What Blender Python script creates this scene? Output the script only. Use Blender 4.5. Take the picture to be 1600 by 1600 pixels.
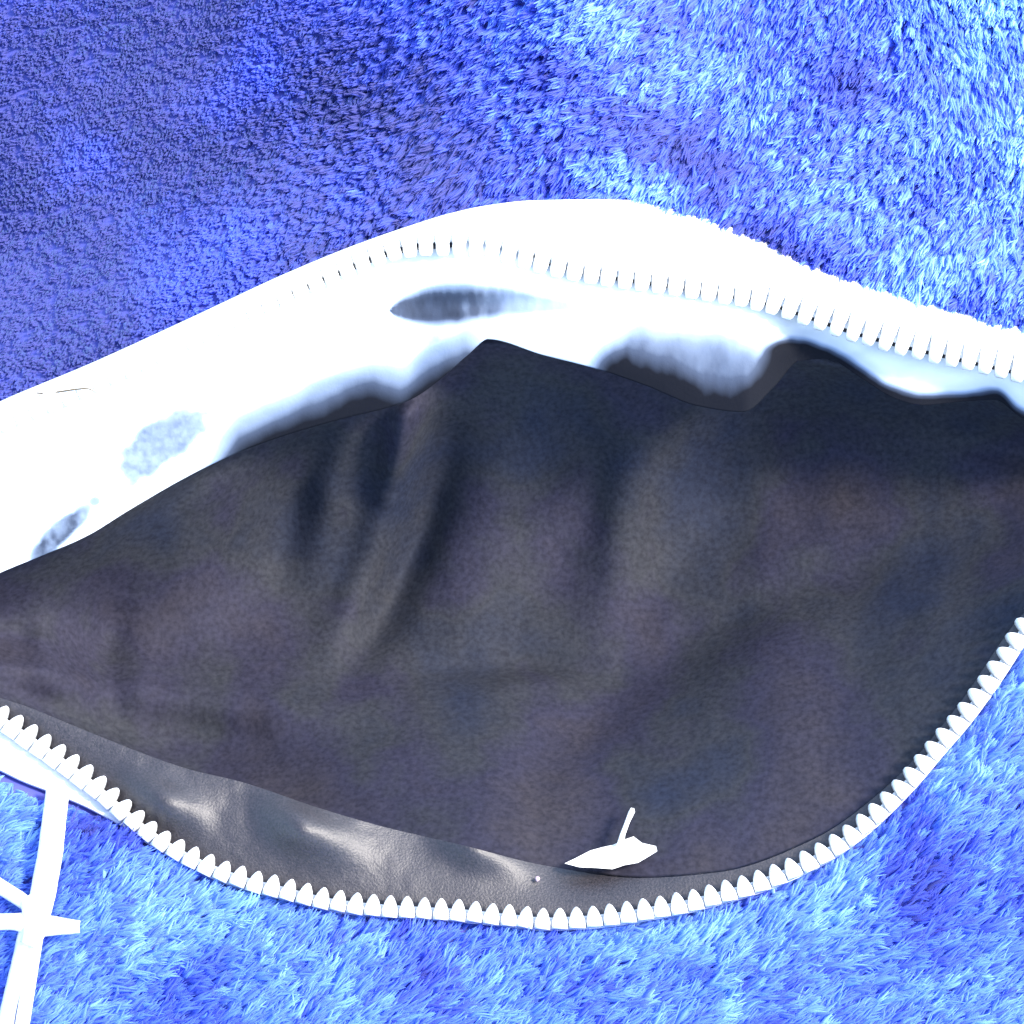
import bpy, bmesh, math
import numpy as np
from mathutils import Matrix, Vector

for o in list(bpy.data.objects):
    bpy.data.objects.remove(o)
S = bpy.context.scene
COL = S.collection
rng = np.random.default_rng(7)

# ------------------------------------------------------------------ camera
TILT = math.radians(22.0)
DIST = 0.40
FOCAL = 96.0
AIM = np.array([0.0, 0.0, 0.045])
CAM = AIM + DIST * np.array([0.0, -math.sin(TILT), math.cos(TILT)])
cd = bpy.data.cameras.new('camera')
cam = bpy.data.objects.new('camera', cd)
COL.objects.link(cam)
cam.location = CAM
cam.rotation_euler = (TILT, 0, 0)
cd.lens = FOCAL
cd.sensor_width = 36.0
cd.clip_start = 0.01
cd.clip_end = 50.0
S.camera = cam

# ------------------------------------------------------------------ sky and sun
SUN_DIR = Vector((0.68, 0.10, 0.73)).normalized()
SUN_EL = math.asin(SUN_DIR.z)
SUN_AZ = math.atan2(SUN_DIR.x, SUN_DIR.y)
w = bpy.data.worlds.new('World')
S.world = w
w.use_nodes = True
wn = w.node_tree
sky = wn.nodes.new('ShaderNodeTexSky')
sky.sky_type = 'NISHITA'
sky.sun_disc = False
sky.sun_elevation = SUN_EL
sky.sun_rotation = SUN_AZ
bg = wn.nodes['Background']
bg.inputs[1].default_value = 0.135
wn.links.new(sky.outputs[0], bg.inputs[0])
sd = bpy.data.lights.new('sun', 'SUN')
sd.energy = 1.5
sd.angle = math.radians(14)
sd.color = (1.0, 0.94, 0.84)
sun = bpy.data.objects.new('sun', sd)
COL.objects.link(sun)
sun.location = (0.5, -0.2, 0.6)
sun.rotation_euler = SUN_DIR.to_track_quat('Z', 'Y').to_euler()
S.view_settings.view_transform = 'Standard'
S.view_settings.look = 'None'
S.view_settings.gamma = 1.0
S.view_settings.exposure = 2.32


# ------------------------------------------------------------------ helpers
def P(px, py, z):
    """the point at height z that a sight line of the photograph passes through"""
    px, py, z = np.broadcast_arrays(np.asarray(px, float), np.asarray(py, float), np.asarray(z, float))
    k = 36.0 / FOCAL
    sx = (px / 1600 - .5) * k
    sy = (.5 - py / 1600) * k
    up = np.array([0, math.cos(TILT), math.sin(TILT)])
    fw = np.array([0, math.sin(TILT), -math.cos(TILT)])
    ry = fw[1] + up[1] * sy
    rz = fw[2] + up[2] * sy
    t = (z - CAM[2]) / rz
    return np.stack([CAM[0] + sx * t, CAM[1] + ry * t, z], -1)


def curve(pts):
    """smooth function y(x) through points (monotone cubic)"""
    a = np.array(pts, float)
    X, Y = a[:, 0], a[:, 1]
    h = np.diff(X)
    d = np.diff(Y) / h
    m = np.empty_like(X)
    m[0], m[-1] = d[0], d[-1]
    for i in range(1, len(X) - 1):
        if d[i - 1] * d[i] <= 0:
            m[i] = 0
        else:
            w1, w2 = 2 * h[i] + h[i - 1], h[i] + 2 * h[i - 1]
            m[i] = (w1 + w2) / (w1 / d[i - 1] + w2 / d[i])

    def f(x):
        x = np.asarray(x, float)
        xc = np.clip(x, X[0], X[-1])
        i = np.clip(np.searchsorted(X, xc) - 1, 0, len(X) - 2)
        hh = h[i]
        t = (xc - X[i]) / hh
        return ((2 * t**3 - 3 * t**2 + 1) * Y[i] + (t**3 - 2 * t**2 + t) * hh * m[i]
                + (-2 * t**3 + 3 * t**2) * Y[i + 1] + (t**3 - t**2) * hh * m[i + 1])
    return f


def sst(a, b, x):
    t = np.clip((np.asarray(x, float) - a) / (b - a), 0, 1)
    return t * t * (3 - 2 * t)


def vnoise(x, y, seed=0):
    """smooth value noise, -1..1"""
    r = np.random.default_rng(seed).uniform(-1, 1, (256, 256))
    xi, yi = np.floor(x).astype(int), np.floor(y).astype(int)
    fx, fy = x - xi, y - yi
    fx, fy = fx * fx * (3 - 2 * fx), fy * fy * (3 - 2 * fy)
    g = lambda i, j: r[i % 256, j % 256]
    return ((g(xi, yi) * (1 - fx) + g(xi + 1, yi) * fx) * (1 - fy)
            + (g(xi, yi + 1) * (1 - fx) + g(xi + 1, yi + 1) * fx) * fy)


def fbm(x, y, seed=0, n=3):
    v, a, t = 0, 1.0, 0
    for i in range(n):
        v = v + a * vnoise(x * 2**i + 31.7 * i, y * 2**i + 11.3 * i, seed + i)
        t += a
        a *= .5
    return v / t


def seg_dist(px, py, pts):
    """distance in the sheet to a polyline, and the position along it 0..1"""
    best = np.full(np.shape(px), 1e9)
    pos = np.zeros(np.shape(px))
    n = len(pts) - 1
    for i in range(n):
        (x0, y0), (x1, y1) = pts[i], pts[i + 1]
        dx, dy = x1 - x0, y1 - y0
        t = np.clip(((px - x0) * dx + (py - y0) * dy) / (dx * dx + dy * dy), 0, 1)
        dd = np.hypot(px - x0 - t * dx, py - y0 - t * dy)
        m = dd < best
        best = np.where(m, dd, best)
        pos = np.where(m, (i + t) / n, pos)
    return best, pos


def link(name, data, parent=None, mat=None):
    o = bpy.data.objects.new(name, data)
    COL.objects.link(o)
    if parent:
        o.parent = parent
    if mat and not data.materials:
        data.materials.append(mat)
    return o


def grid_mesh(name, V, tone=None):
    """V: rows x cols x 3 -> one sheet"""
    r, c = V.shape[:2]
    me = bpy.data.meshes.new(name)
    idx = np.arange(r * c).reshape(r, c)
    F = np.stack([idx[:-1, :-1], idx[:-1, 1:], idx[1:, 1:], idx[1:, :-1]], -1).reshape(-1, 4)
    me.from_pydata(V.reshape(-1, 3).tolist(), [], F.tolist())
    me.polygons.foreach_set('use_smooth', np.ones(len(F), bool))
    if tone is not None:
        at = me.attributes.new('smudge_shade_tone', 'FLOAT', 'POINT')
        at.data.foreach_set('value', tone.reshape(-1).astype(np.float32))
    me.update()
    return me


def thicken(o, t, off=-1.0):
    m = o.modifiers.new('thickness', 'SOLIDIFY')
    m.thickness = t
    m.offset = off


def tag(o, label, cat, group=None):
    o['label'] = label
    o['category'] = cat
    if group:
        o['group'] = group


# ------------------------------------------------------------------ materials
def mat(name):
    m = bpy.data.materials.new(name)
    m.use_nodes = True
    return m, m.node_tree, m.node_tree.nodes['Principled BSDF']


def node(nt, kind, **kw):
    n = nt.nodes.new(kind)
    for k, v in kw.items():
        setattr(n, k, v)
    return n


def weave_bump(nt, b, scale, strength, dist=0.0002):
    tc = node(nt, 'ShaderNodeTexCoord')
    n1 = node(nt, 'ShaderNodeTexNoise')
    n1.inputs['Scale'].default_value = scale
    n1.inputs['Detail'].default_value = 6
    bp = node(nt, 'ShaderNodeBump')
    bp.inputs['Strength'].default_value = strength
    bp.inputs['Distance'].default_value = dist
    nt.links.new(tc.outputs['Object'], n1.inputs['Vector'])
    nt.links.new(n1.outputs['Fac'], bp.inputs['Height'])
    nt.links.new(bp.outputs[0], b.inputs['Normal'])
    return tc, n1


def ramp(nt, src, stops):
    r = node(nt, 'ShaderNodeValToRGB')
    el = r.color_ramp.elements
    while len(el) < len(stops):
        el.new(0.5)
    for e, (p, c) in zip(el, stops):
        e.position = p
        e.color = (*c, 1)
    nt.links.new(src, r.inputs[0])
    return r


# white tape / zip cloth
M_TAPE, nt, b = mat('white_tape')
b.inputs['Base Color'].default_value = (.84, .84, .82, 1)
b.inputs['Roughness'].default_value = .6
weave_bump(nt, b, 2500, .25)

# white facing; its tone holds grey smudges and painted shade
M_FACING, nt, b = mat('white_facing')
tc, n1 = weave_bump(nt, b, 1800, .25)
at = node(nt, 'ShaderNodeAttribute', attribute_name='smudge_shade_tone')
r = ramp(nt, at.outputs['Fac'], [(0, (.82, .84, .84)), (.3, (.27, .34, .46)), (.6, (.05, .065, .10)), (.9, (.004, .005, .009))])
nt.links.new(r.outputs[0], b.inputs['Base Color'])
b.inputs['Roughness'].default_value = .8
b.inputs['Specular IOR Level'].default_value = .12

# plastic teeth
M_TOOTH, nt, b = mat('white_tooth_plastic')
b.inputs['Base Color'].default_value = (.85, .85, .82, 1)
b.inputs['Roughness'].default_value = .38
M_GAP_SHADE, nt, b = mat('painted_gap_shade')  # dark strip standing in for the shade between rear teeth
b.inputs['Base Color'].default_value = (.03, .028, .035, 1)
b.inputs['Roughness'].default_value = .8

# dark satin lining
M_LINING, nt, b = mat('dark_lining')
tc = node(nt, 'ShaderNodeTexCoord')
n1 = node(nt, 'ShaderNodeTexNoise')
n1.inputs['Scale'].default_value = 42
n1.inputs['Detail'].default_value = 7
nt.links.new(tc.outputs['Object'], n1.inputs['Vector'])
r = ramp(nt, n1.outputs['Fac'], [(.32, (.015, .019, .035)), (.46, (.024, .025, .031)), (.55, (.021, .020, .036)), (.7, (.029, .025, .031))])
n3 = node(nt, 'ShaderNodeTexNoise')
n3.inputs['Scale'].default_value = 1300
n3.inputs['Detail'].default_value = 3
nt.links.new(tc.outputs['Object'], n3.inputs['Vector'])
r3 = ramp(nt, n3.outputs['Fac'], [(.3, (.62, .62, .66)), (.7, (1.3, 1.3, 1.25))])
mm = node(nt, 'ShaderNodeMix', data_type='RGBA', blend_type='MULTIPLY')
mm.inputs[0].default_value = 1
nt.links.new(r.outputs[0], mm.inputs[6])
nt.links.new(r3.outputs[0], mm.inputs[7])
nt.links.new(mm.outputs[2], b.inputs['Base Color'])
b.inputs['Roughness'].default_value = .78
b.inputs['Specular IOR Level'].default_value = .22
n2 = node(nt, 'ShaderNodeTexNoise')
n2.inputs['Scale'].default_value = 1400
n2.inputs['Detail'].default_value = 4
bp = node(nt, 'ShaderNodeBump')
bp.inputs['Strength'].default_value = .2
bp.inputs['Distance'].default_value = .0002
nt.links.new(tc.outputs['Object'], n2.inputs['Vector'])
nt.links.new(n2.outputs['Fac'], bp.inputs['Height'])
nt.links.new(bp.outputs[0], b.inputs['Normal'])

# grainy satin hem behind the front teeth
M_HEM, nt, b = mat('dark_satin_hem')
tc, n1 = weave_bump(nt, b, 3200, .4, .0002)
r = ramp(nt, n1.outputs['Fac'], [(.35, (.011, .009, .012)), (.65, (.032, .026, .030))])
nt.links.new(r.outputs[0], b.inputs['Base Color'])
b.inputs['Roughness'].default_value = .5
b.inputs['Specular IOR Level'].default_value = .75

# plush backing and pile
M_BACK, nt, b = mat('plush_backing')
b.inputs['Base Color'].default_value = (.075, .085, .36, 1)
b.inputs['Roughness'].default_value = .9
M_PILE, nt, b = mat('blue_pile')
at = node(nt, 'ShaderNodeAttribute', attribute_name='tint')
r = ramp(nt, at.outputs['Fac'], [(0, (.072, .074, .31)), (.3, (.09, .13, .72)), (.6, (.19, .36, .88)), (1, (.46, .76, .92))])
nt.links.new(r.outputs[0], b.inputs['Base Color'])
b.inputs['Roughness'].default_value = .55
b.inputs['Specular IOR Level'].default_value = .35
b.inputs['Sheen Weight'].default_value = .25
b.inputs['Sheen Tint'].default_value = (.4, .8, 1, 1)
tr = node(nt, 'ShaderNodeBsdfTranslucent')
nt.links.new(r.outputs[0], tr.inputs[0])
mx = node(nt, 'ShaderNodeMixShader')
mx.inputs[0].default_value = .35
nt.links.new(b.outputs[0], mx.inputs[1])
nt.links.new(tr.outputs[0], mx.inputs[2])
nt.links.new(mx.outputs[0], nt.nodes['Material Output'].inputs[0])

M_SCRAP, nt, b = mat('cream_paper')
b.inputs['Base Color'].default_value = (.86, .83, .74, 1)
b.inputs['Roughness'].default_value = .7
M_THREAD, nt, b = mat('dark_thread')
b.inputs['Base Color'].default_value = (.12, .09, .05, 1)
M_LINT, nt, b = mat('pink_lint')
b.inputs['Base Color'].default_value = (.75, .5, .58, 1)
M_GROUND, nt, b = mat('ground_cloth')
tc = node(nt, 'ShaderNodeTexCoord')
n1 = node(nt, 'ShaderNodeTexNoise')
n1.inputs['Scale'].default_value = 60
nt.links.new(tc.outputs['Object'], n1.inputs['Vector'])
r = ramp(nt, n1.outputs['Fac'], [(.3, (.15, .13, .11)), (.7, (.20, .18, .15))])
nt.links.new(r.outputs[0], b.inputs['Base Color'])
b.inputs['Roughness'].default_value = .9

# ------------------------------------------------------------------ the lines of the opening
XL, XR = -360.0, 2020.0                       # where the opening closes on either side
# outer edge of the rear tape
B_OUT = curve([(-700, 962), (XL, 940), (-100, 685), (0, 632), (140, 573), (300, 500), (450, 430), (560, 385), (640, 357),
               (700, 338), (760, 325), (830, 317), (960, 315), (1080, 338), (1180, 375), (1290, 425), (1400, 460), (1500, 490),
               (1600, 517), (1750, 570), (XR, 735), (2400, 780)])
# middle of the rear row of teeth
T_MID = curve([(XL, 945), (-100, 712), (0, 660), (140, 600), (300, 526), (400, 480), (450, 457), (505, 434), (560, 410),
               (610, 391), (660, 381), (710, 379), (760, 384), (810, 394), (880, 412), (950, 425), (1020, 435), (1090, 445),
               (1200, 466), (1260, 486), (1320, 507), (1400, 530), (1480, 549), (1550, 565), (1600, 577), (1750, 625), (XR, 740)])
# lower edge of the white facing
L_EDGE = curve([(XL, 950), (-100, 945), (0, 893), (60, 868), (130, 838), (200, 795), (300, 737), (345, 708), (400, 682), (460, 660), (540, 640),
                (600, 626), (645, 618), (690, 582), (725, 550), (762, 528), (850, 552), (950, 573), (1050, 582), (1110, 590), (1165, 585), (1195, 548),
                (1235, 534), (1290, 545), (1350, 580), (1400, 612), (1440, 622), (1500, 616), (1555, 612), (1600, 643), (1750, 690), (XR, 745)])
# middle of the front row of teeth
F_MID = curve([(-700, 964), (XL, 957), (-200, 1020), (-100, 1065), (7, 1126), (57, 1160), (105, 1194), (151, 1229), (192, 1265), (237, 1302), (285, 1333), (335, 1357),
               (388, 1376), (443, 1390), (522, 1409), (579, 1416), (636, 1420), (719, 1425), (798, 1433), (855, 1438), (907, 1436),
               (964, 1430), (1012, 1422), (1067, 1412), (1122, 1398), (1171, 1384), (1221, 1365), (1270, 1342), (1313, 1316),
               (1352, 1286), (1390, 1250), (1424, 1214), (1461, 1170), (1495, 1131), (1529, 1087), (1562, 1039), (1596, 986),
               (1660, 905), (1780, 820), (XR, 752), (2400, 782)])
# crest of the rolled lining behind the front teeth
R_CREST = curve([(XL, 954), (-100, 1048), (0, 1090), (50, 1107), (103, 1129), (155, 1150), (223, 1177), (292, 1201), (378, 1222), (500, 1263),
                 (600, 1292), (720, 1320), (850, 1352), (1000, 1372), (1122, 1363), (1270, 1312), (1390, 1225), (1495, 1105), (1596, 962), (1780, 812), (XR, 749)])

ZB = curve([(-700, .03), (XL, .042), (-100, .058), (300, .061), (700, .060), (950, .056), (1200, .052), (1600, .050), (XR, .042), (2400, .03)])
ZF = curve([(-700, .028), (XL, .040), (-100, .047), (300, .047), (900, .045), (1300, .046), (1600, .047), (XR, .041), (2400, .03)])
STAND = curve([(-700, 0), (XL, .002), (-100, .010), (500, .011), (760, .006), (980, .0006), (2400, .0004)])   # tape standing off the rear panel
DROP = curve([(XL, .001), (-150, .010), (300, .013), (620, .010), (800, .006), (1100, .0045), (1210, .003), (1600, .004), (XR, .001)])

PX = float((P(801, 800, .047) - P(800, 800, .047))[0])           # metres per photograph pixel at the rim

# ------------------------------------------------------------------ ground
me = bpy.data.meshes.new('ground')
bm = bmesh.new()
bmesh.ops.create_grid(bm, x_segments=8, y_segments=8, size=3.0)
bm.to_mesh(me)
bm.free()
g = link('ground', me, None, M_GROUND)
g['kind'] = 'structure'

# ------------------------------------------------------------------ the pouch
pouch = bpy.data.objects.new('plush_pouch', None)
COL.objects.link(pouch)
pouch.empty_display_size = .05
tag(pouch, 'unzipped blue plush pouch with dark lining and white zip teeth round its open mouth', 'pouch')


# outer cloth: height of the rear and the front panel over the sheet
def z_rear(px, py):
    d = np.maximum(B_OUT(px) - py, 0)
    base = ZB(px) - STAND(px) - .0012
    left = sst(1050, 150, px)
    s = base - left * .000022 * d - .000028 * np.maximum(880 - px, 0) * sst(0, 260, d) + (1 - left) * (.000010 * d)
    s = s + .0016 * fbm(px / 330, py / 330, 5) * sst(0, 120, d)
    s = np.maximum(s, .004)
    s = s + .0014 * (1 - left) * np.exp(-((d - 60) / 70)**2) * sst(900, 1050, px)
    return s


def z_front(px, py):
    d = np.maximum(py - F_MID(px), 0)
    s = ZF(px) - .0016 + .0030 * sst(0, 140, d) - .000016 * np.maximum(d - 120, 0)
    return s + .0014 * fbm(px / 280, py / 280, 9) * sst(0, 120, d)


def edge_fall(px, py):
    """panels turn down to the ground well outside the picture"""
    e = np.maximum.reduce([sst(-330, -700, px), sst(1950, 2400, px), sst(-300, -750, py), sst(1900, 2350, py)])
    return 1 - e


def panel(name, inner, zf, lo, hi, rows=90, cols=190, sign=-1):
    xs = np.linspace(-700, 2400, cols)
    q = np.linspace(0, 1, rows)**1.4
    X = np.broadcast_to(xs, (rows, cols))
    y0 = inner(xs)
    Y = y0[None] + q[:, None] * (lo - y0[None])
    Z = zf(X, Y) * edge_fall(X, Y)
    Z = np.maximum(Z, .0015)
    o = link(name, grid_mesh(name, P(X, Y, Z)), pouch, M_BACK)
    thicken(o, .0008, -1.0 if sign < 0 else 1.0)
    return o


def front_inner(xs):
    n_off = curve([(-700, 4), (XL, 8), (-100, 92), (0, 100), (60, 87), (100, 72), (172, 34), (215, 18), (240, 15), (260, 12), (2400, 12)])
    return F_MID(xs) + n_off(xs)


rear_panel = panel('rear_panel', lambda xs: B_OUT(xs) - 2, z_rear, -750, 0)
front_panel = panel('front_panel', lambda x: F_MID(x) + 6, z_front, 2350, 0, sign=1)
rear_panel['label'] = 'blue plush rear panel above the open mouth'
front_panel['label'] = 'blue plush front panel below the front teeth'

# --- rear tape: from its outer edge over the row of teeth
xs = np.linspace(XL, XR, 420)
rows = 12
q = np.linspace(0, 1, rows)[:, None]
y0, y1 = B_OUT(xs)[None], T_MID(xs)[None] + 6
Y = y0 + q * (y1 - y0)
X = np.broadcast_to(xs, Y.shape)
Z = ZB(X) - .0006 + (.0022 * np.sin(q * math.pi * .62)) * sst(650, 1000, X) + .0006 * np.sin(q * math.pi) + .0003 * fbm(X / 70, Y / 50, 3)
tape_b = link('zip_tape', grid_mesh('rear_zip_tape', P(X, Y, Z)), pouch, M_TAPE)
thicken(tape_b, .0005)
tape_b['label'] = 'white zip tape along the rear edge of the mouth'


def z_teeth_rear(px):
    return ZB(px) + .0014 * sst(650, 1000, px) + .0008


# --- white facing that hangs from the rear tape
LENS = [(608, 486), (690, 482), (780, 474), (900, 480)]


L_GEO = curve([(XL, 950), (-100, 945), (0, 893), (60, 868), (130, 838), (200, 795), (290, 743), (345, 716), (400, 694), (460, 674), (540, 652),
               (600, 638), (645, 622), (690, 590), (725, 557), (762, 528), (850, 553), (930, 574), (1010, 602), (1090, 634), (1160, 644),
               (1205, 606), (1245, 564), (1290, 560), (1350, 593), (1400, 623), (1440, 633), (1500, 627), (1555, 623), (1600, 653), (1750, 700), (XR, 745)])
L_FADE = curve([(300, 737), (380, 672), (440, 645), (520, 613), (600, 590), (680, 562), (762, 530), (800, 540)])


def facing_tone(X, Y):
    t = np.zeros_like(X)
    # shade of the pointed hollow under the rear teeth, painted grey
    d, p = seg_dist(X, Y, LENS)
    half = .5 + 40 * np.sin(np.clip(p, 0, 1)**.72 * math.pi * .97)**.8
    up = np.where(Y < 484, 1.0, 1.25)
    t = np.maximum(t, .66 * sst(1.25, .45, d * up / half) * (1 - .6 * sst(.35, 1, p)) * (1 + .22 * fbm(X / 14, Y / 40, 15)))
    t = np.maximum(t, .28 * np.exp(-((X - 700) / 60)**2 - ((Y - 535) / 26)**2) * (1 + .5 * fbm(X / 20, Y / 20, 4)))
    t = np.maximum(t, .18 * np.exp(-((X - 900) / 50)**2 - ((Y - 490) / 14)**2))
    # shade on the bulge right of the fold, painted into the tone
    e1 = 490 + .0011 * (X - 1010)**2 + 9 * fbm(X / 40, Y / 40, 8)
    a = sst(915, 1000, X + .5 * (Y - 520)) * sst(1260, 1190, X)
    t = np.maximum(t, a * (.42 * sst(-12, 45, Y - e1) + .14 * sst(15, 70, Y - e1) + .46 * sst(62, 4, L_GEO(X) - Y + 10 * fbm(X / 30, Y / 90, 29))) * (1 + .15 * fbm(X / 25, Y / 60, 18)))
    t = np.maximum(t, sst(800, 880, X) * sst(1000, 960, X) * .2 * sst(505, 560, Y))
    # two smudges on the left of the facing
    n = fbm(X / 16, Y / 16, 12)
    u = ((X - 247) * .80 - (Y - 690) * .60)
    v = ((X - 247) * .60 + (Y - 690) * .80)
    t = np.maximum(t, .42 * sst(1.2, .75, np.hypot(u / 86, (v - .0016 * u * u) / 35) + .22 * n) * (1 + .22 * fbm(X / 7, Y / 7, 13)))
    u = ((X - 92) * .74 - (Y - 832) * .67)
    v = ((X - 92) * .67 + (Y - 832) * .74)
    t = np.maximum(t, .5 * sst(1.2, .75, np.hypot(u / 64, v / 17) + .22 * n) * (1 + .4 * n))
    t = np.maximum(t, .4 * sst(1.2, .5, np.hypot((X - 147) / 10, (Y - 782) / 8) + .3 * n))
    # soft bluish lower border: glow and dark fade painted in
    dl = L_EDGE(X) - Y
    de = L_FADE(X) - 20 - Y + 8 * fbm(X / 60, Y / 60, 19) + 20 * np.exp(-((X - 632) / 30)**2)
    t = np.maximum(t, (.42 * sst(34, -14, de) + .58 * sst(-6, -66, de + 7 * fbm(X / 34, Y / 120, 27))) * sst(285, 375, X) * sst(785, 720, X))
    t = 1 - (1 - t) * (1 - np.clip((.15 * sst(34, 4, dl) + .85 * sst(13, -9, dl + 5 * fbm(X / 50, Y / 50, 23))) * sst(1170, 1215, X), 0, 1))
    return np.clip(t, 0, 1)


rows = 70
xs = np.linspace(XL, XR, 900)
q = np.linspace(0, 1, rows)[:, None]
y0, y1 = T_MID(xs)[None] - 8, L_GEO(xs)[None]
Y = y0 + q * (y1 - y0)
X = np.broadcast_to(xs, Y.shape)
flat = sst(640, 760, X) * sst(1260, 1160, X)
prof = (1 - flat) * (.25 * q + .75 * q**1.5) + flat * q**1.9
Z = ZB(X) - .0015 + .0020 * flat - DROP(X) * prof
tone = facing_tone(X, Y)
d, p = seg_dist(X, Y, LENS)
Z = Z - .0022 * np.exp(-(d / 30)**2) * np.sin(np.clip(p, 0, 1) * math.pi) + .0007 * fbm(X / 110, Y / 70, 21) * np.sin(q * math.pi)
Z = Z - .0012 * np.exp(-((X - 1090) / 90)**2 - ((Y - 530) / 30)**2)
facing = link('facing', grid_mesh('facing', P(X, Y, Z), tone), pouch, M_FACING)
facing['label'] = 'white inner facing under the rear teeth with grey smudges and painted shade'
thicken(facing, .0005)

# --- lining: the dark bowl of the pouch
SLACK = curve([(XL, 0), (-200, .004), (0, .012), (300, .026), (800, .030), (1200, .025), (1500, .016), (1700, .008), (XR, 0)])
CREST_GAP = curve([(XL, 0), (-100, .003), (60, .009), (250, .012), (420, .009), (540, .0045), (660, .0015), (780, 0), (XR, 0)])
FOLDS = [([(656, 575), (634, 660), (612, 770)], 26, .0036),
         ([(560, 660), (520, 760), (500, 880)], 30, .0018),
         ([(880, 600), (930, 720), (900, 860)], 44, -.0018),
         ([(250, 1130), (420, 1160), (600, 1150)], 30, -.0016),
         ([(648, 600), (625, 720), (585, 860), (530, 1010)], 34, .0030),
         ([(700, 690), (660, 830), (600, 960), (540, 1050)], 30, -.0032),
         ([(500, 640), (455, 760), (440, 900)], 36, -.0022),
         ([(380, 700), (300, 850), (270, 1000)], 60, .0024),
         ([(760, 560), (640, 610)], 26, -.0018),
         ([(860, 640), (760, 800), (720, 960)], 60, .0022),
         ([(990, 700), (960, 900), (930, 1010)], 46, .0020),
         ([(640, 1050), (800, 1040), (960, 1050)], 26, -.0026),
         ([(780, 1068), (900, 1062)], 14, .0012),
         ([(180, 930), (160, 1040), (180, 1130)], 34, -.0030),
         ([(60, 960), (80, 1060)], 22, .0016),
         ([(1600, 850), (1400, 878), (1230, 930), (1100, 1000), (960, 1100), (840, 1210)], 40, -.0022),
         ([(1190, 640), (1180, 800)], 40, .0015),
         ([(1420, 700), (1600, 740)], 20, .0010)]


L_SOFT = curve([(XL, 950), (-100, 945), (0, 893), (130, 838), (300, 737), (440, 640), (600, 592), (762, 540), (950, 560), (1110, 572), (1235, 560),
                (1350, 580), (1500, 610), (1600, 643), (1750, 690), (XR, 745)])


def z_lining(X, Y):
    L, F = L_SOFT(X), F_MID(X)
    t = np.clip((Y - L) / np.maximum(F - L, 1e-3), 0, 1)
    z0 = ZB(X) - .0015 - DROP(X) - .0012
    z1 = ZF(X) - .0012
    k = .42 - .17 * sst(950, 1250, X)
    a = np.clip(t / k, 0, 1)
    bowl = np.where(t < k, np.sin(a * math.pi / 2)**.9, (1 - np.clip((t - k) / (1 - k), 0, 1))**2 * (1 + 2 * np.clip((t - k) / (1 - k), 0, 1)))
    z = z0 * (1 - t) + z1 * t - SLACK(X) * bowl
    for pts, sg, am in FOLDS:
        d, p = seg_dist(X, Y, pts)
        z = z + sst(.015, .09, t) * 1.15 * am * np.exp(-(d / (1.15 * sg))**2) * np.sin(np.clip(.12 + .76 * p, 0, 1) * math.pi)
    inn = sst(0, .08, t) * sst(1, .9, t)
    z = z + inn * (.0009 * fbm(X / 150, Y / 200, 33) + .0001 * fbm(X / 45, Y / 70, 44))
    return z


cols, rows = 560, 150
xs = np.linspace(XL + 4, XR - 4, cols)
y0 = L_GEO(xs)[None] - 12 * sst(XL, -100, xs)[None]
yc = np.minimum(R_CREST(xs), F_MID(xs) - 2)[None]
q = np.linspace(0, 1, rows)[:, None]
Y1 = y0 + q * (yc - y0)
X1 = np.broadcast_to(xs, Y1.shape)
Z1 = z_lining(X1, Y1) - CREST_GAP(X1) * sst(.72, 1, q)
rows2 = 46
q2 = np.linspace(0, 1, rows2)[:, None]
y2 = F_MID(xs)[None] + 4
Y2 = yc + q2 * (y2 - yc)
X2 = np.broadcast_to(xs, Y2.shape)
roll = sst(900, 500, X2) * sst(-200, 0, X2)
Z2 = (z_lining(X2, Y2) * (1 - roll) + roll * (ZF(X2) - .0012 + .0016 * np.sin(np.clip(1 - q2, 0, 1) * math.pi * .55)))
for bx, by, hw, sy, sl in [(292, 1262, 50, 34, .34), (520, 1306, 66, 40, .36), (786, 1330, 64, 36, .36)]:
    u = X2 - bx
    am = sl * 2 * hw * PX
    up_ = sst(-hw - 75, -hw + 30, u)
    dn = np.clip((u + hw) / (2 * hw), 0, 1)
    dn = 1 - sst(-.08, 1.15, (u + hw) / (2 * hw))
    Z2 = Z2 + am * up_ * dn * np.exp(-np.abs((Y2 - by - .3 * u) / sy)**2.2)
Z2 = Z2 + roll * .00012 * fbm(X2 / 26, Y2 / 26, 50)
lining = link('lining', grid_mesh('lining', P(np.concatenate([X1, X2[:1]]), np.concatenate([Y1, Y2[:1]]), np.concatenate([Z1, Z2[:1]]))), pouch, M_LINING)
lining['label'] = 'dark lining with soft folds'
hem = link('hem', grid_mesh('hem', P(X2, Y2, Z2)), pouch, M_HEM)
hem['label'] = 'dark rolled hem of the lining with grainy satin sheen'

# --- front tape (a wider white band at its left end)
def arc(f, x0, x1, n=4000):
    x = np.linspace(x0, x1, n)
    y = f(x)
    s = np.concatenate([[0], np.cumsum(np.hypot(np.diff(x), np.diff(y)))])
    return x, y, s


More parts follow.
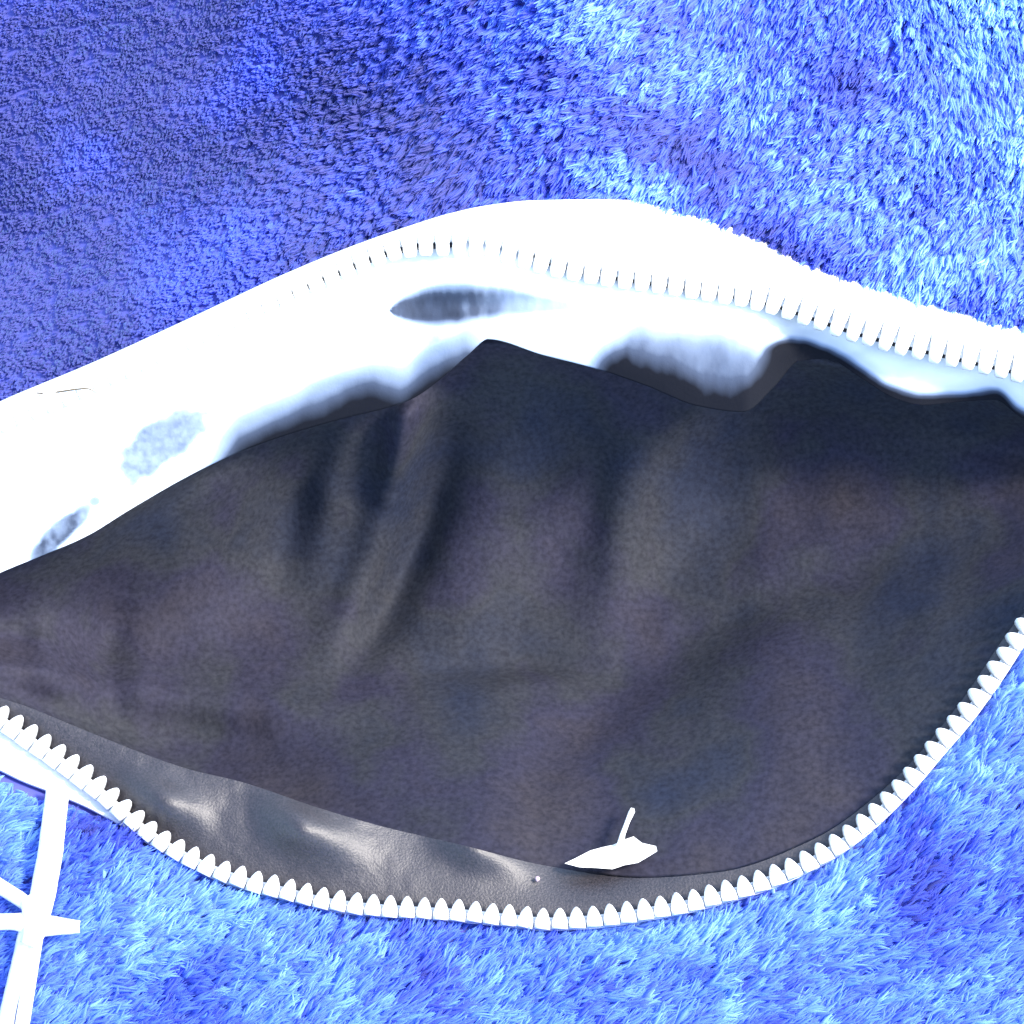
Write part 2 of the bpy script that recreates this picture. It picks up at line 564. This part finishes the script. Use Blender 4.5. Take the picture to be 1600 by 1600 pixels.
fx, fy, fs = arc(F_MID, XL + 4, XR - 4)
n = 420
sv = np.linspace(0, fs[-1], n)
cx, cy = np.interp(sv, fs, fx), np.interp(sv, fs, fy)
tx, ty = np.gradient(cx), np.gradient(cy)
ln = np.hypot(tx, ty)
nx, ny = -ty / ln, tx / ln                     # towards the front panel
wid = curve([(XL, 10), (-100, 70), (0, 74), (60, 66), (110, 52), (165, 34), (215, 20), (260, 17), (2400, 17)])(cx)
rows = 10
q = np.linspace(0, 1, rows)[:, None]
off = -3 + q * (wid[None] + 3)
X, Y = cx[None] + nx[None] * off, cy[None] + ny[None] * off
Z = np.maximum(ZF(cx)[None] - .0004, z_front(X, Y) + .0009)
tape_f = link('zip_tape', grid_mesh('front_zip_tape', P(X, Y, Z)), pouch, M_TAPE)
thicken(tape_f, .0005)
tape_f['label'] = 'white zip tape along the front edge, wider at one end'


# --- teeth: one mesh for each row, every tooth an object of its own
def tooth_mesh(name, width, length, high, tip):
    """a moulded tooth, base at y<0, head at y>0"""
    me = bpy.data.meshes.new(name)
    bm = bmesh.new()
    h = [(.56, -.46), (.55, -.14), (.47, .0), (.36 + tip * .4, .2), (.17 + tip * .8, .40), (tip, .5)]
    prof = [(-x, y) for x, y in h] + h[::-1]
    rings = []
    for z, s in ((0, 1.0), (high * .6, 1.0), (high * .9, .86), (high, .62)):
        rings.append([bm.verts.new((x * width * s, (y * s if y > 0 else y) * length, z)) for x, y in prof])
    n = len(prof)
    for a, b_ in zip(rings, rings[1:]):
        for i in range(n):
            bm.faces.new((a[i], a[(i + 1) % n], b_[(i + 1) % n], b_[i]))
    bm.faces.new(rings[-1])
    bm.faces.new(list(reversed(rings[0])))
    bmesh.ops.recalc_face_normals(bm, faces=bm.faces[:])
    bm.to_mesh(me)
    bm.free()
    me.polygons.foreach_set('use_smooth', np.ones(len(me.polygons), bool))
    me.materials.append(M_TOOTH)
    return me


front_tooth = tooth_mesh('front_tooth', 21.5 * PX, 33 * PX, 17 * PX, .07)
rear_tooth = tooth_mesh('rear_tooth', 23.5 * PX, 46 * PX, 17 * PX, .30)


def teeth(f, x0, x1, pitch, me, zf, towards, parent, tilt, lenf, widf):
    x, y, s = arc(f, x0, x1)
    k = int(s[-1] / pitch)
    for i in range(k):
        ss = (i + .5) * pitch
        px, py = float(np.interp(ss, s, x)), float(np.interp(ss, s, y))
        ax, ay = float(np.interp(ss - 6, s, x)), float(np.interp(ss - 6, s, y))
        bx_, by_ = float(np.interp(ss + 6, s, x)), float(np.interp(ss + 6, s, y))
        z = float(zf(px))
        c = Vector(P(px, py, z))
        along = (Vector(P(bx_, by_, float(zf(bx_)))) - Vector(P(ax, ay, float(zf(ax))))).normalized()
        upv = Vector((0, 0, 1))
        side = upv.cross(along).normalized()           # to the rear of the pouch
        head = side if towards == 'rear' else -side
        tl = tilt(px) + rng.normal(0, .03)
        head = (head * math.cos(tl) + upv * math.sin(tl)).normalized()
        xa = along if towards == 'rear' else -along
        za = xa.cross(head).normalized()
        rot = Matrix((xa, head, za)).transposed().to_4x4()
        o = bpy.data.objects.new('tooth', me)
        COL.objects.link(o)
        o.parent = parent
        yaw = Matrix.Rotation(rng.normal(0, .035), 4, 'Z')
        sc = Matrix.Diagonal((widf(px) * rng.uniform(.97, 1.03), lenf(px) * rng.uniform(.97, 1.03), 1, 1))
        o.matrix_world = Matrix.Translation(c) @ rot @ yaw @ sc


teeth(F_MID, -200, 1800, 26.6, front_tooth, lambda x: ZF(x) + .0002, 'rear', tape_f,
      lambda x: .05, lambda x: 1.0 + .2 * float(sst(230, 120, x)), lambda x: 1.0)
teeth(T_MID, -200, 1850, 26.4, rear_tooth, lambda x: z_teeth_rear(x) - .0004, 'front', tape_b,
      lambda x: -.55 + .25 * float(sst(700, 1100, x)),
      lambda x: .72 + .28 * float(sst(600, 800, x)),
      lambda x: float(np.interp(x, [0, 380, 480, 620, 740, 840, 920, 1010, 1110, 1180, 1300, 1900], [1.17, 1.17, 1.06, .97, .98, 1.08, 1.1, 1.02, 1.10, 1.02, .97, .96])))

# added dark strip that paints the shade in the rear tooth gaps
xs = np.linspace(-200, 1850, 500)
q = np.linspace(-1, 1, 6)[:, None]
X = np.broadcast_to(xs, (6, 500))
Y = T_MID(xs)[None] + 2 + q * (7 + 3 * sst(600, 1100, xs)[None])
Z = z_teeth_rear(X) - .0006 - .0003 * q**2 - .0002 * q
gap_shade = link('gap_shade', grid_mesh('gap_shade', P(X, Y, Z)), tape_b, M_GAP_SHADE)
gap_shade['label'] = 'dark strip painting the shade between the rear teeth'

# --- white sparkle sewn on the front panel, lower left corner
star = bpy.data.objects.new('sparkle', None)
COL.objects.link(star)
star.parent = pouch
star['label'] = 'white four pointed sparkle on the plush'


def ray(pts, parent, name='ray', lift=.0029):
    """flat satin strip: pts = (px, py, half width px)"""
    a = np.array(pts, float)
    m = 40
    tt = np.linspace(0, 1, m) * (len(a) - 1)
    c = np.stack([np.interp(tt, np.arange(len(a)), a[:, k]) for k in range(3)], -1)
    d = np.gradient(c[:, :2], axis=0)
    d /= np.hypot(d[:, 0], d[:, 1])[:, None]
    nrm = np.stack([-d[:, 1], d[:, 0]], -1)
    q = np.linspace(-1, 1, 7)
    wob = 1 + .10 * vnoise(c[:, 1] / 9, c[:, 0] / 9, 61)
    XY = c[None, :, :2] + nrm[None] * (.62 * c[:, 2] * wob)[None, :, None] * q[:, None, None]
    Z = z_front(XY[..., 0], XY[..., 1]) + lift - .0005 * (q**2)[:, None] + .0002 * vnoise(XY[..., 0] / 14, XY[..., 1] / 14, 62)
    o = link(name, grid_mesh(name, P(XY[..., 0], XY[..., 1], Z)), parent, M_TAPE)
    thicken(o, .0008)
    return o


ray([(83, 1236, 5), (72, 1330, 6.5), (59, 1400, 7), (50, 1432, 8)], star)
ray([(97, 1236, 4), (87, 1330, 5), (75, 1400, 5), (66, 1432, 6)], star)
ray([(50, 1430, 13), (33, 1500, 9), (16, 1570, 9), (0, 1640, 9), (-24, 1740, 6)], star)
ray([(60, 1440, 5), (48, 1520, 3), (35, 1600, 4), (20, 1700, 3)], star)
ray([(-150, 1442, 4), (-40, 1441, 7), (20, 1440, 9), (50, 1442, 20), (70, 1446, 18), (90, 1447, 11), (108, 1448, 6), (124, 1448, .6)], star, lift=.0033)
ray([(-60, 1345, 3), (0, 1385, 5), (30, 1404, 5), (52, 1420, 6)], star)
ray([(44, 1402, 8), (54, 1425, 22), (58, 1442, 26), (54, 1458, 20), (46, 1476, 10)], star, 'centre', lift=.0037)

# --- the pile
def pile(name, parent, zf, inside, spacing, bounds, lean_f, len_f, m, seed, rad):
    r = np.random.default_rng(seed)
    x0, x1, y0, y1 = bounds
    nc = int((x1 - x0) * (y1 - y0) / spacing**2)
    gx, gy = np.meshgrid(np.arange(x0, x1, spacing), np.arange(y0, y1, spacing))
    nc = gx.size
    cx_, cy_ = (gx + r.uniform(-.55, .55, gx.shape) * spacing).ravel(), (gy + r.uniform(-.55, .55, gx.shape) * spacing).ravel()
    keep = inside(cx_, cy_)
    # thin out far beyond the picture
    far = (cx_ < -140) | (cx_ > 1740) | (cy_ < -140) | (cy_ > 1740)
    keep &= ~(far & (r.uniform(0, 1, nc) < .35))
    cx_, cy_ = cx_[keep], cy_[keep]
    nc = len(cx_)
    ang, amt = lean_f(cx_, cy_)
    ang = ang + r.normal(0, .10, nc)
    L, knit = len_f(cx_, cy_)
    L = L * r.uniform(.75, 1.25, nc)
    tint = r.normal(0, .10, nc) * np.clip(len_f(cx_, cy_)[1] * 1.1, .25, 1)
    # fibres of a lock
    k = nc * m
    ci = np.repeat(np.arange(nc), m)
    jit = r.normal(0, .40 * spacing, (k, 2))
    fx_, fy_ = cx_[ci] + jit[:, 0], cy_[ci] + jit[:, 1]
    ok = inside(fx_, fy_)
    fx_, fy_, ci, jit = fx_[ok], fy_[ok], ci[ok], jit[ok]
    k = len(ci)
    z = zf(fx_, fy_) * edge_fall(fx_, fy_)
    root = P(fx_, fy_, z)
    fl = L[ci] * r.uniform(.8, 1.15, k)
    fa = ang[ci] + r.normal(0, .09, k)
    dirv = np.stack([np.cos(fa), np.sin(fa), np.zeros(k)], -1)
    am = np.clip(amt[ci] + r.normal(0, .07, k), .1, 1.15)
    pts = np.empty((k, 5, 3), np.float32)
    conv = np.stack([-jit[:, 0], jit[:, 1], np.zeros(k)], -1) * PX
    curl = r.normal(0, .09, nc)[ci] + r.normal(0, .10, k)
    wave = r.normal(0, .03, nc)[ci]
    perp = np.stack([-np.sin(fa), np.cos(fa), np.zeros(k)], -1)
    up = np.array([0, 0, 1.0])
    for i in range(5):
        t = i / 4
        pts[:, i] = (root + dirv * (fl * am * t**1.25)[:, None]
                     + up * (fl * np.sqrt(np.clip(1 - am**2 * .8, .05, 1)) * (t - .35 * t * t * am))[:, None]
                     + conv * (knit[ci] * t**1.1)[:, None] + perp * (fl * (curl * t * t + wave * math.sin(t * 5)))[:, None])
    hc = bpy.data.hair_curves.new(name)
    hc.add_curves([5] * k)
    hc.points.foreach_set('position', pts.reshape(-1))
    rr = np.array([1.0, 1.0, .9, .65, .18], np.float32)[None] * (rad * r.uniform(.75, 1.25, k)).astype(np.float32)[:, None]
    ra = hc.attributes.get('radius') or hc.attributes.new('radius', 'FLOAT', 'POINT')
    ra.data.foreach_set('value', rr.reshape(-1).astype(np.float32))
    big = (.5 if seed < 200 else .56) + (.28 if seed < 200 else .20) * fbm(fx_ / 130, fy_ / 130, seed + 3, 2) + tint[ci] + r.normal(0, .06, k) + tint_bias(fx_, fy_)
    ta = hc.attributes.new('tint', 'FLOAT', 'CURVE')
    ta.data.foreach_set('value', np.clip(big, 0, 1).astype(np.float32))
    hc.update_tag()
    o = link(name, hc, parent, M_PILE)
    o['kind'] = 'stuff'
    return o, k


def tint_bias(x, y):
    """light and shade put into the tint: violet blue rear left, paler rear right corner"""
    rear = sst(60, -40, y - T_MID(x))
    b_ = -.34 * sst(1150, 500, x + .15 * y) * rear - .16 * sst(620, 200, x + .25 * y) * rear - .03  # shaded rear left painted as a darker tint
    b_ = b_ + .28 * sst(1250, 1600, x - .5 * y) * rear
    for cx0, cy0, sx, sy, th, am in [(1030, 190, 150, 45, -.55, -.27), (1180, 350, 170, 40, -.5, -.31), (1345, 110, 40, 60, 0, -.25), (690, 250, 120, 80, 0, -.2),
                                     (1030, 285, 140, 28, -.3, .46), (1480, 420, 120, 60, .3, .22), (300, 1440, 120, 60, .5, .18), (1000, 1480, 260, 50, .1, .2),
                                     (1420, 1430, 60, 70, 0, -.30), (160, 1320, 90, 60, 0, -.22), (600, 1540, 180, 40, .2, -.1), (1480, 1180, 50, 110, 0, .12)]:
        c_, s_ = math.cos(th), math.sin(th)
        u, v = (x - cx0) * c_ - (y - cy0) * s_, (x - cx0) * s_ + (y - cy0) * c_
        b_ = b_ + am * np.exp(-(u / sx)**2 - (v / sy)**2)
    # a pale parting near the lower edge
    d, p = seg_dist(x, y, [(1122, 1535), (1108, 1600), (1098, 1680)])
    b_ = b_ + .35 * np.exp(-(d / 9)**2)
    return b_


def rear_lean(x, y):
    # combed towards the mouth; almost upright on the left
    a = math.radians(233) + .35 * fbm(x / 170, y / 170, 71) + .12 * fbm(x / 50, y / 50, 72)
    a = a + .55 * sst(1250, 1600, x) * sst(350, 0, y)
    m_ = .95 + .2 * fbm(x / 140, y / 140, 73) - .36 * sst(800, 300, x)
    return a, m_


def rear_len(x, y):
    s = sst(900, 300, x + .3 * y)
    return (34 - 23 * s) * PX, .92 - .80 * s


def front_lean(x, y):
    a = math.radians(33) + .45 * fbm(x / 190, y / 190, 81) + .16 * fbm(x / 55, y / 55, 82)
    return a, .80 + .15 * fbm(x / 120, y / 120, 83)


def front_len(x, y):
    return (13 + 27 * sst(0, 60, y - front_inner(x))) * PX, .88 + 0 * x


def in_rear(x, y):
    return y < B_OUT(x) + 2


def in_front(x, y):
    return y > front_inner(x)


po, k1 = pile('pile', rear_panel, z_rear, in_rear, 11, (-690, 2390, -740, 970), rear_lean, rear_len, 15, 101, .00023)
po2, k2 = pile('pile', front_panel, z_front, in_front, 14, (-690, 2390, 720, 2340), front_lean, front_len, 20, 202, .00022)
print('fibres', k1, k2)

# ------------------------------------------------------------------ loose bits
def flat_piece(name, outline, zf, thick, m, parent=None, inset=.25):
    me = bpy.data.meshes.new(name)
    bm = bmesh.new()
    a = np.array(outline, float)
    c = a.mean(0)
    zz = zf(a[:, 0], a[:, 1])
    low = [bm.verts.new(p) for p in P(a[:, 0], a[:, 1], zz)]
    top = [bm.verts.new(p) for p in P(a[:, 0], a[:, 1], zz + thick)]
    b2 = c + (a - c) * (1 - inset)
    crown = [bm.verts.new(p) for p in P(b2[:, 0], b2[:, 1], zf(b2[:, 0], b2[:, 1]) + thick * 1.5)]
    k = len(a)
    for A, B in ((low, top), (top, crown)):
        for i in range(k):
            bm.faces.new((A[i], A[(i + 1) % k], B[(i + 1) % k], B[i]))
    bm.faces.new(crown)
    bm.faces.new(list(reversed(low)))
    bmesh.ops.recalc_face_normals(bm, faces=bm.faces[:])
    bmesh.ops.triangulate(bm, faces=[f for f in bm.faces if len(f.verts) > 4])
    bm.to_mesh(me)
    bm.free()
    return link(name, me, parent, m)


base = P(960, 1340, float(z_lining(np.array(960.), np.array(1340.))) + .001)
scrap = bpy.data.objects.new('torn_scrap', None)
COL.objects.link(scrap)
tag(scrap, 'torn cream white scrap with a thin upright stalk lying on the dark lining', 'scrap')
zs = lambda x, y: z_lining(x, y) + .0022 + .0006 * np.sin((np.asarray(x) - 880) / 22.)
flat_piece('blade', [(882, 1349), (901, 1340), (922, 1329), (940, 1324), (958, 1320), (975, 1312), (990, 1307), (1003, 1317), (1025, 1322), (1027, 1330),
                     (1014, 1338), (997, 1348), (975, 1352), (957, 1358), (931, 1356), (905, 1355)], zs, .0005, M_SCRAP, scrap)
flat_piece('stalk', [(963, 1322), (968, 1305), (975, 1287), (982, 1268), (986, 1262), (991, 1263), (992, 1269), (984, 1285), (977, 1304), (975, 1318)],
           lambda x, y: zs(x, y) + .0012, .0005, M_SCRAP, scrap)

# pale speck of lint on the rolled lining
me = bpy.data.meshes.new('lint')
bm = bmesh.new()
bmesh.ops.create_icosphere(bm, subdivisions=2, radius=3.4 * PX)
for v in bm.verts:
    v.co *= 1 + rng.normal(0, .12)
bm.to_mesh(me)
bm.free()
lint = link('lint', me, None, M_LINT)
lint.location = P(840, 1373, float(z_lining(np.array(840.), np.array(1373.))) + .0012)
tag(lint, 'tiny pale pink speck of lint on the dark lining above the front teeth', 'lint')

# stray thread on the white facing
tp = np.array([(57, 614), (75, 615), (92, 612), (112, 609), (130, 607), (141, 608), (146, 612), (145, 618)], float)
tz = ZB(tp[:, 0]) + .0022
tc_ = P(tp[:, 0], tp[:, 1], tz)
ringv = [[c + .00013 * np.array([0, math.cos(a), math.sin(a)]) for a in np.linspace(0, 2 * math.pi, 6, endpoint=False)] for c in tc_]
me = bpy.data.meshes.new('stray_thread')
fcs = [(6 * i + k, 6 * i + (k + 1) % 6, 6 * i + 6 + (k + 1) % 6, 6 * i + 6 + k) for i in range(len(tp) - 1) for k in range(6)]
me.from_pydata([tuple(v) for rg in ringv for v in rg], [], fcs)
th = link('stray_thread', me, None, M_THREAD)
tag(th, 'thin dark stray thread lying across the white rear zip tape', 'thread')
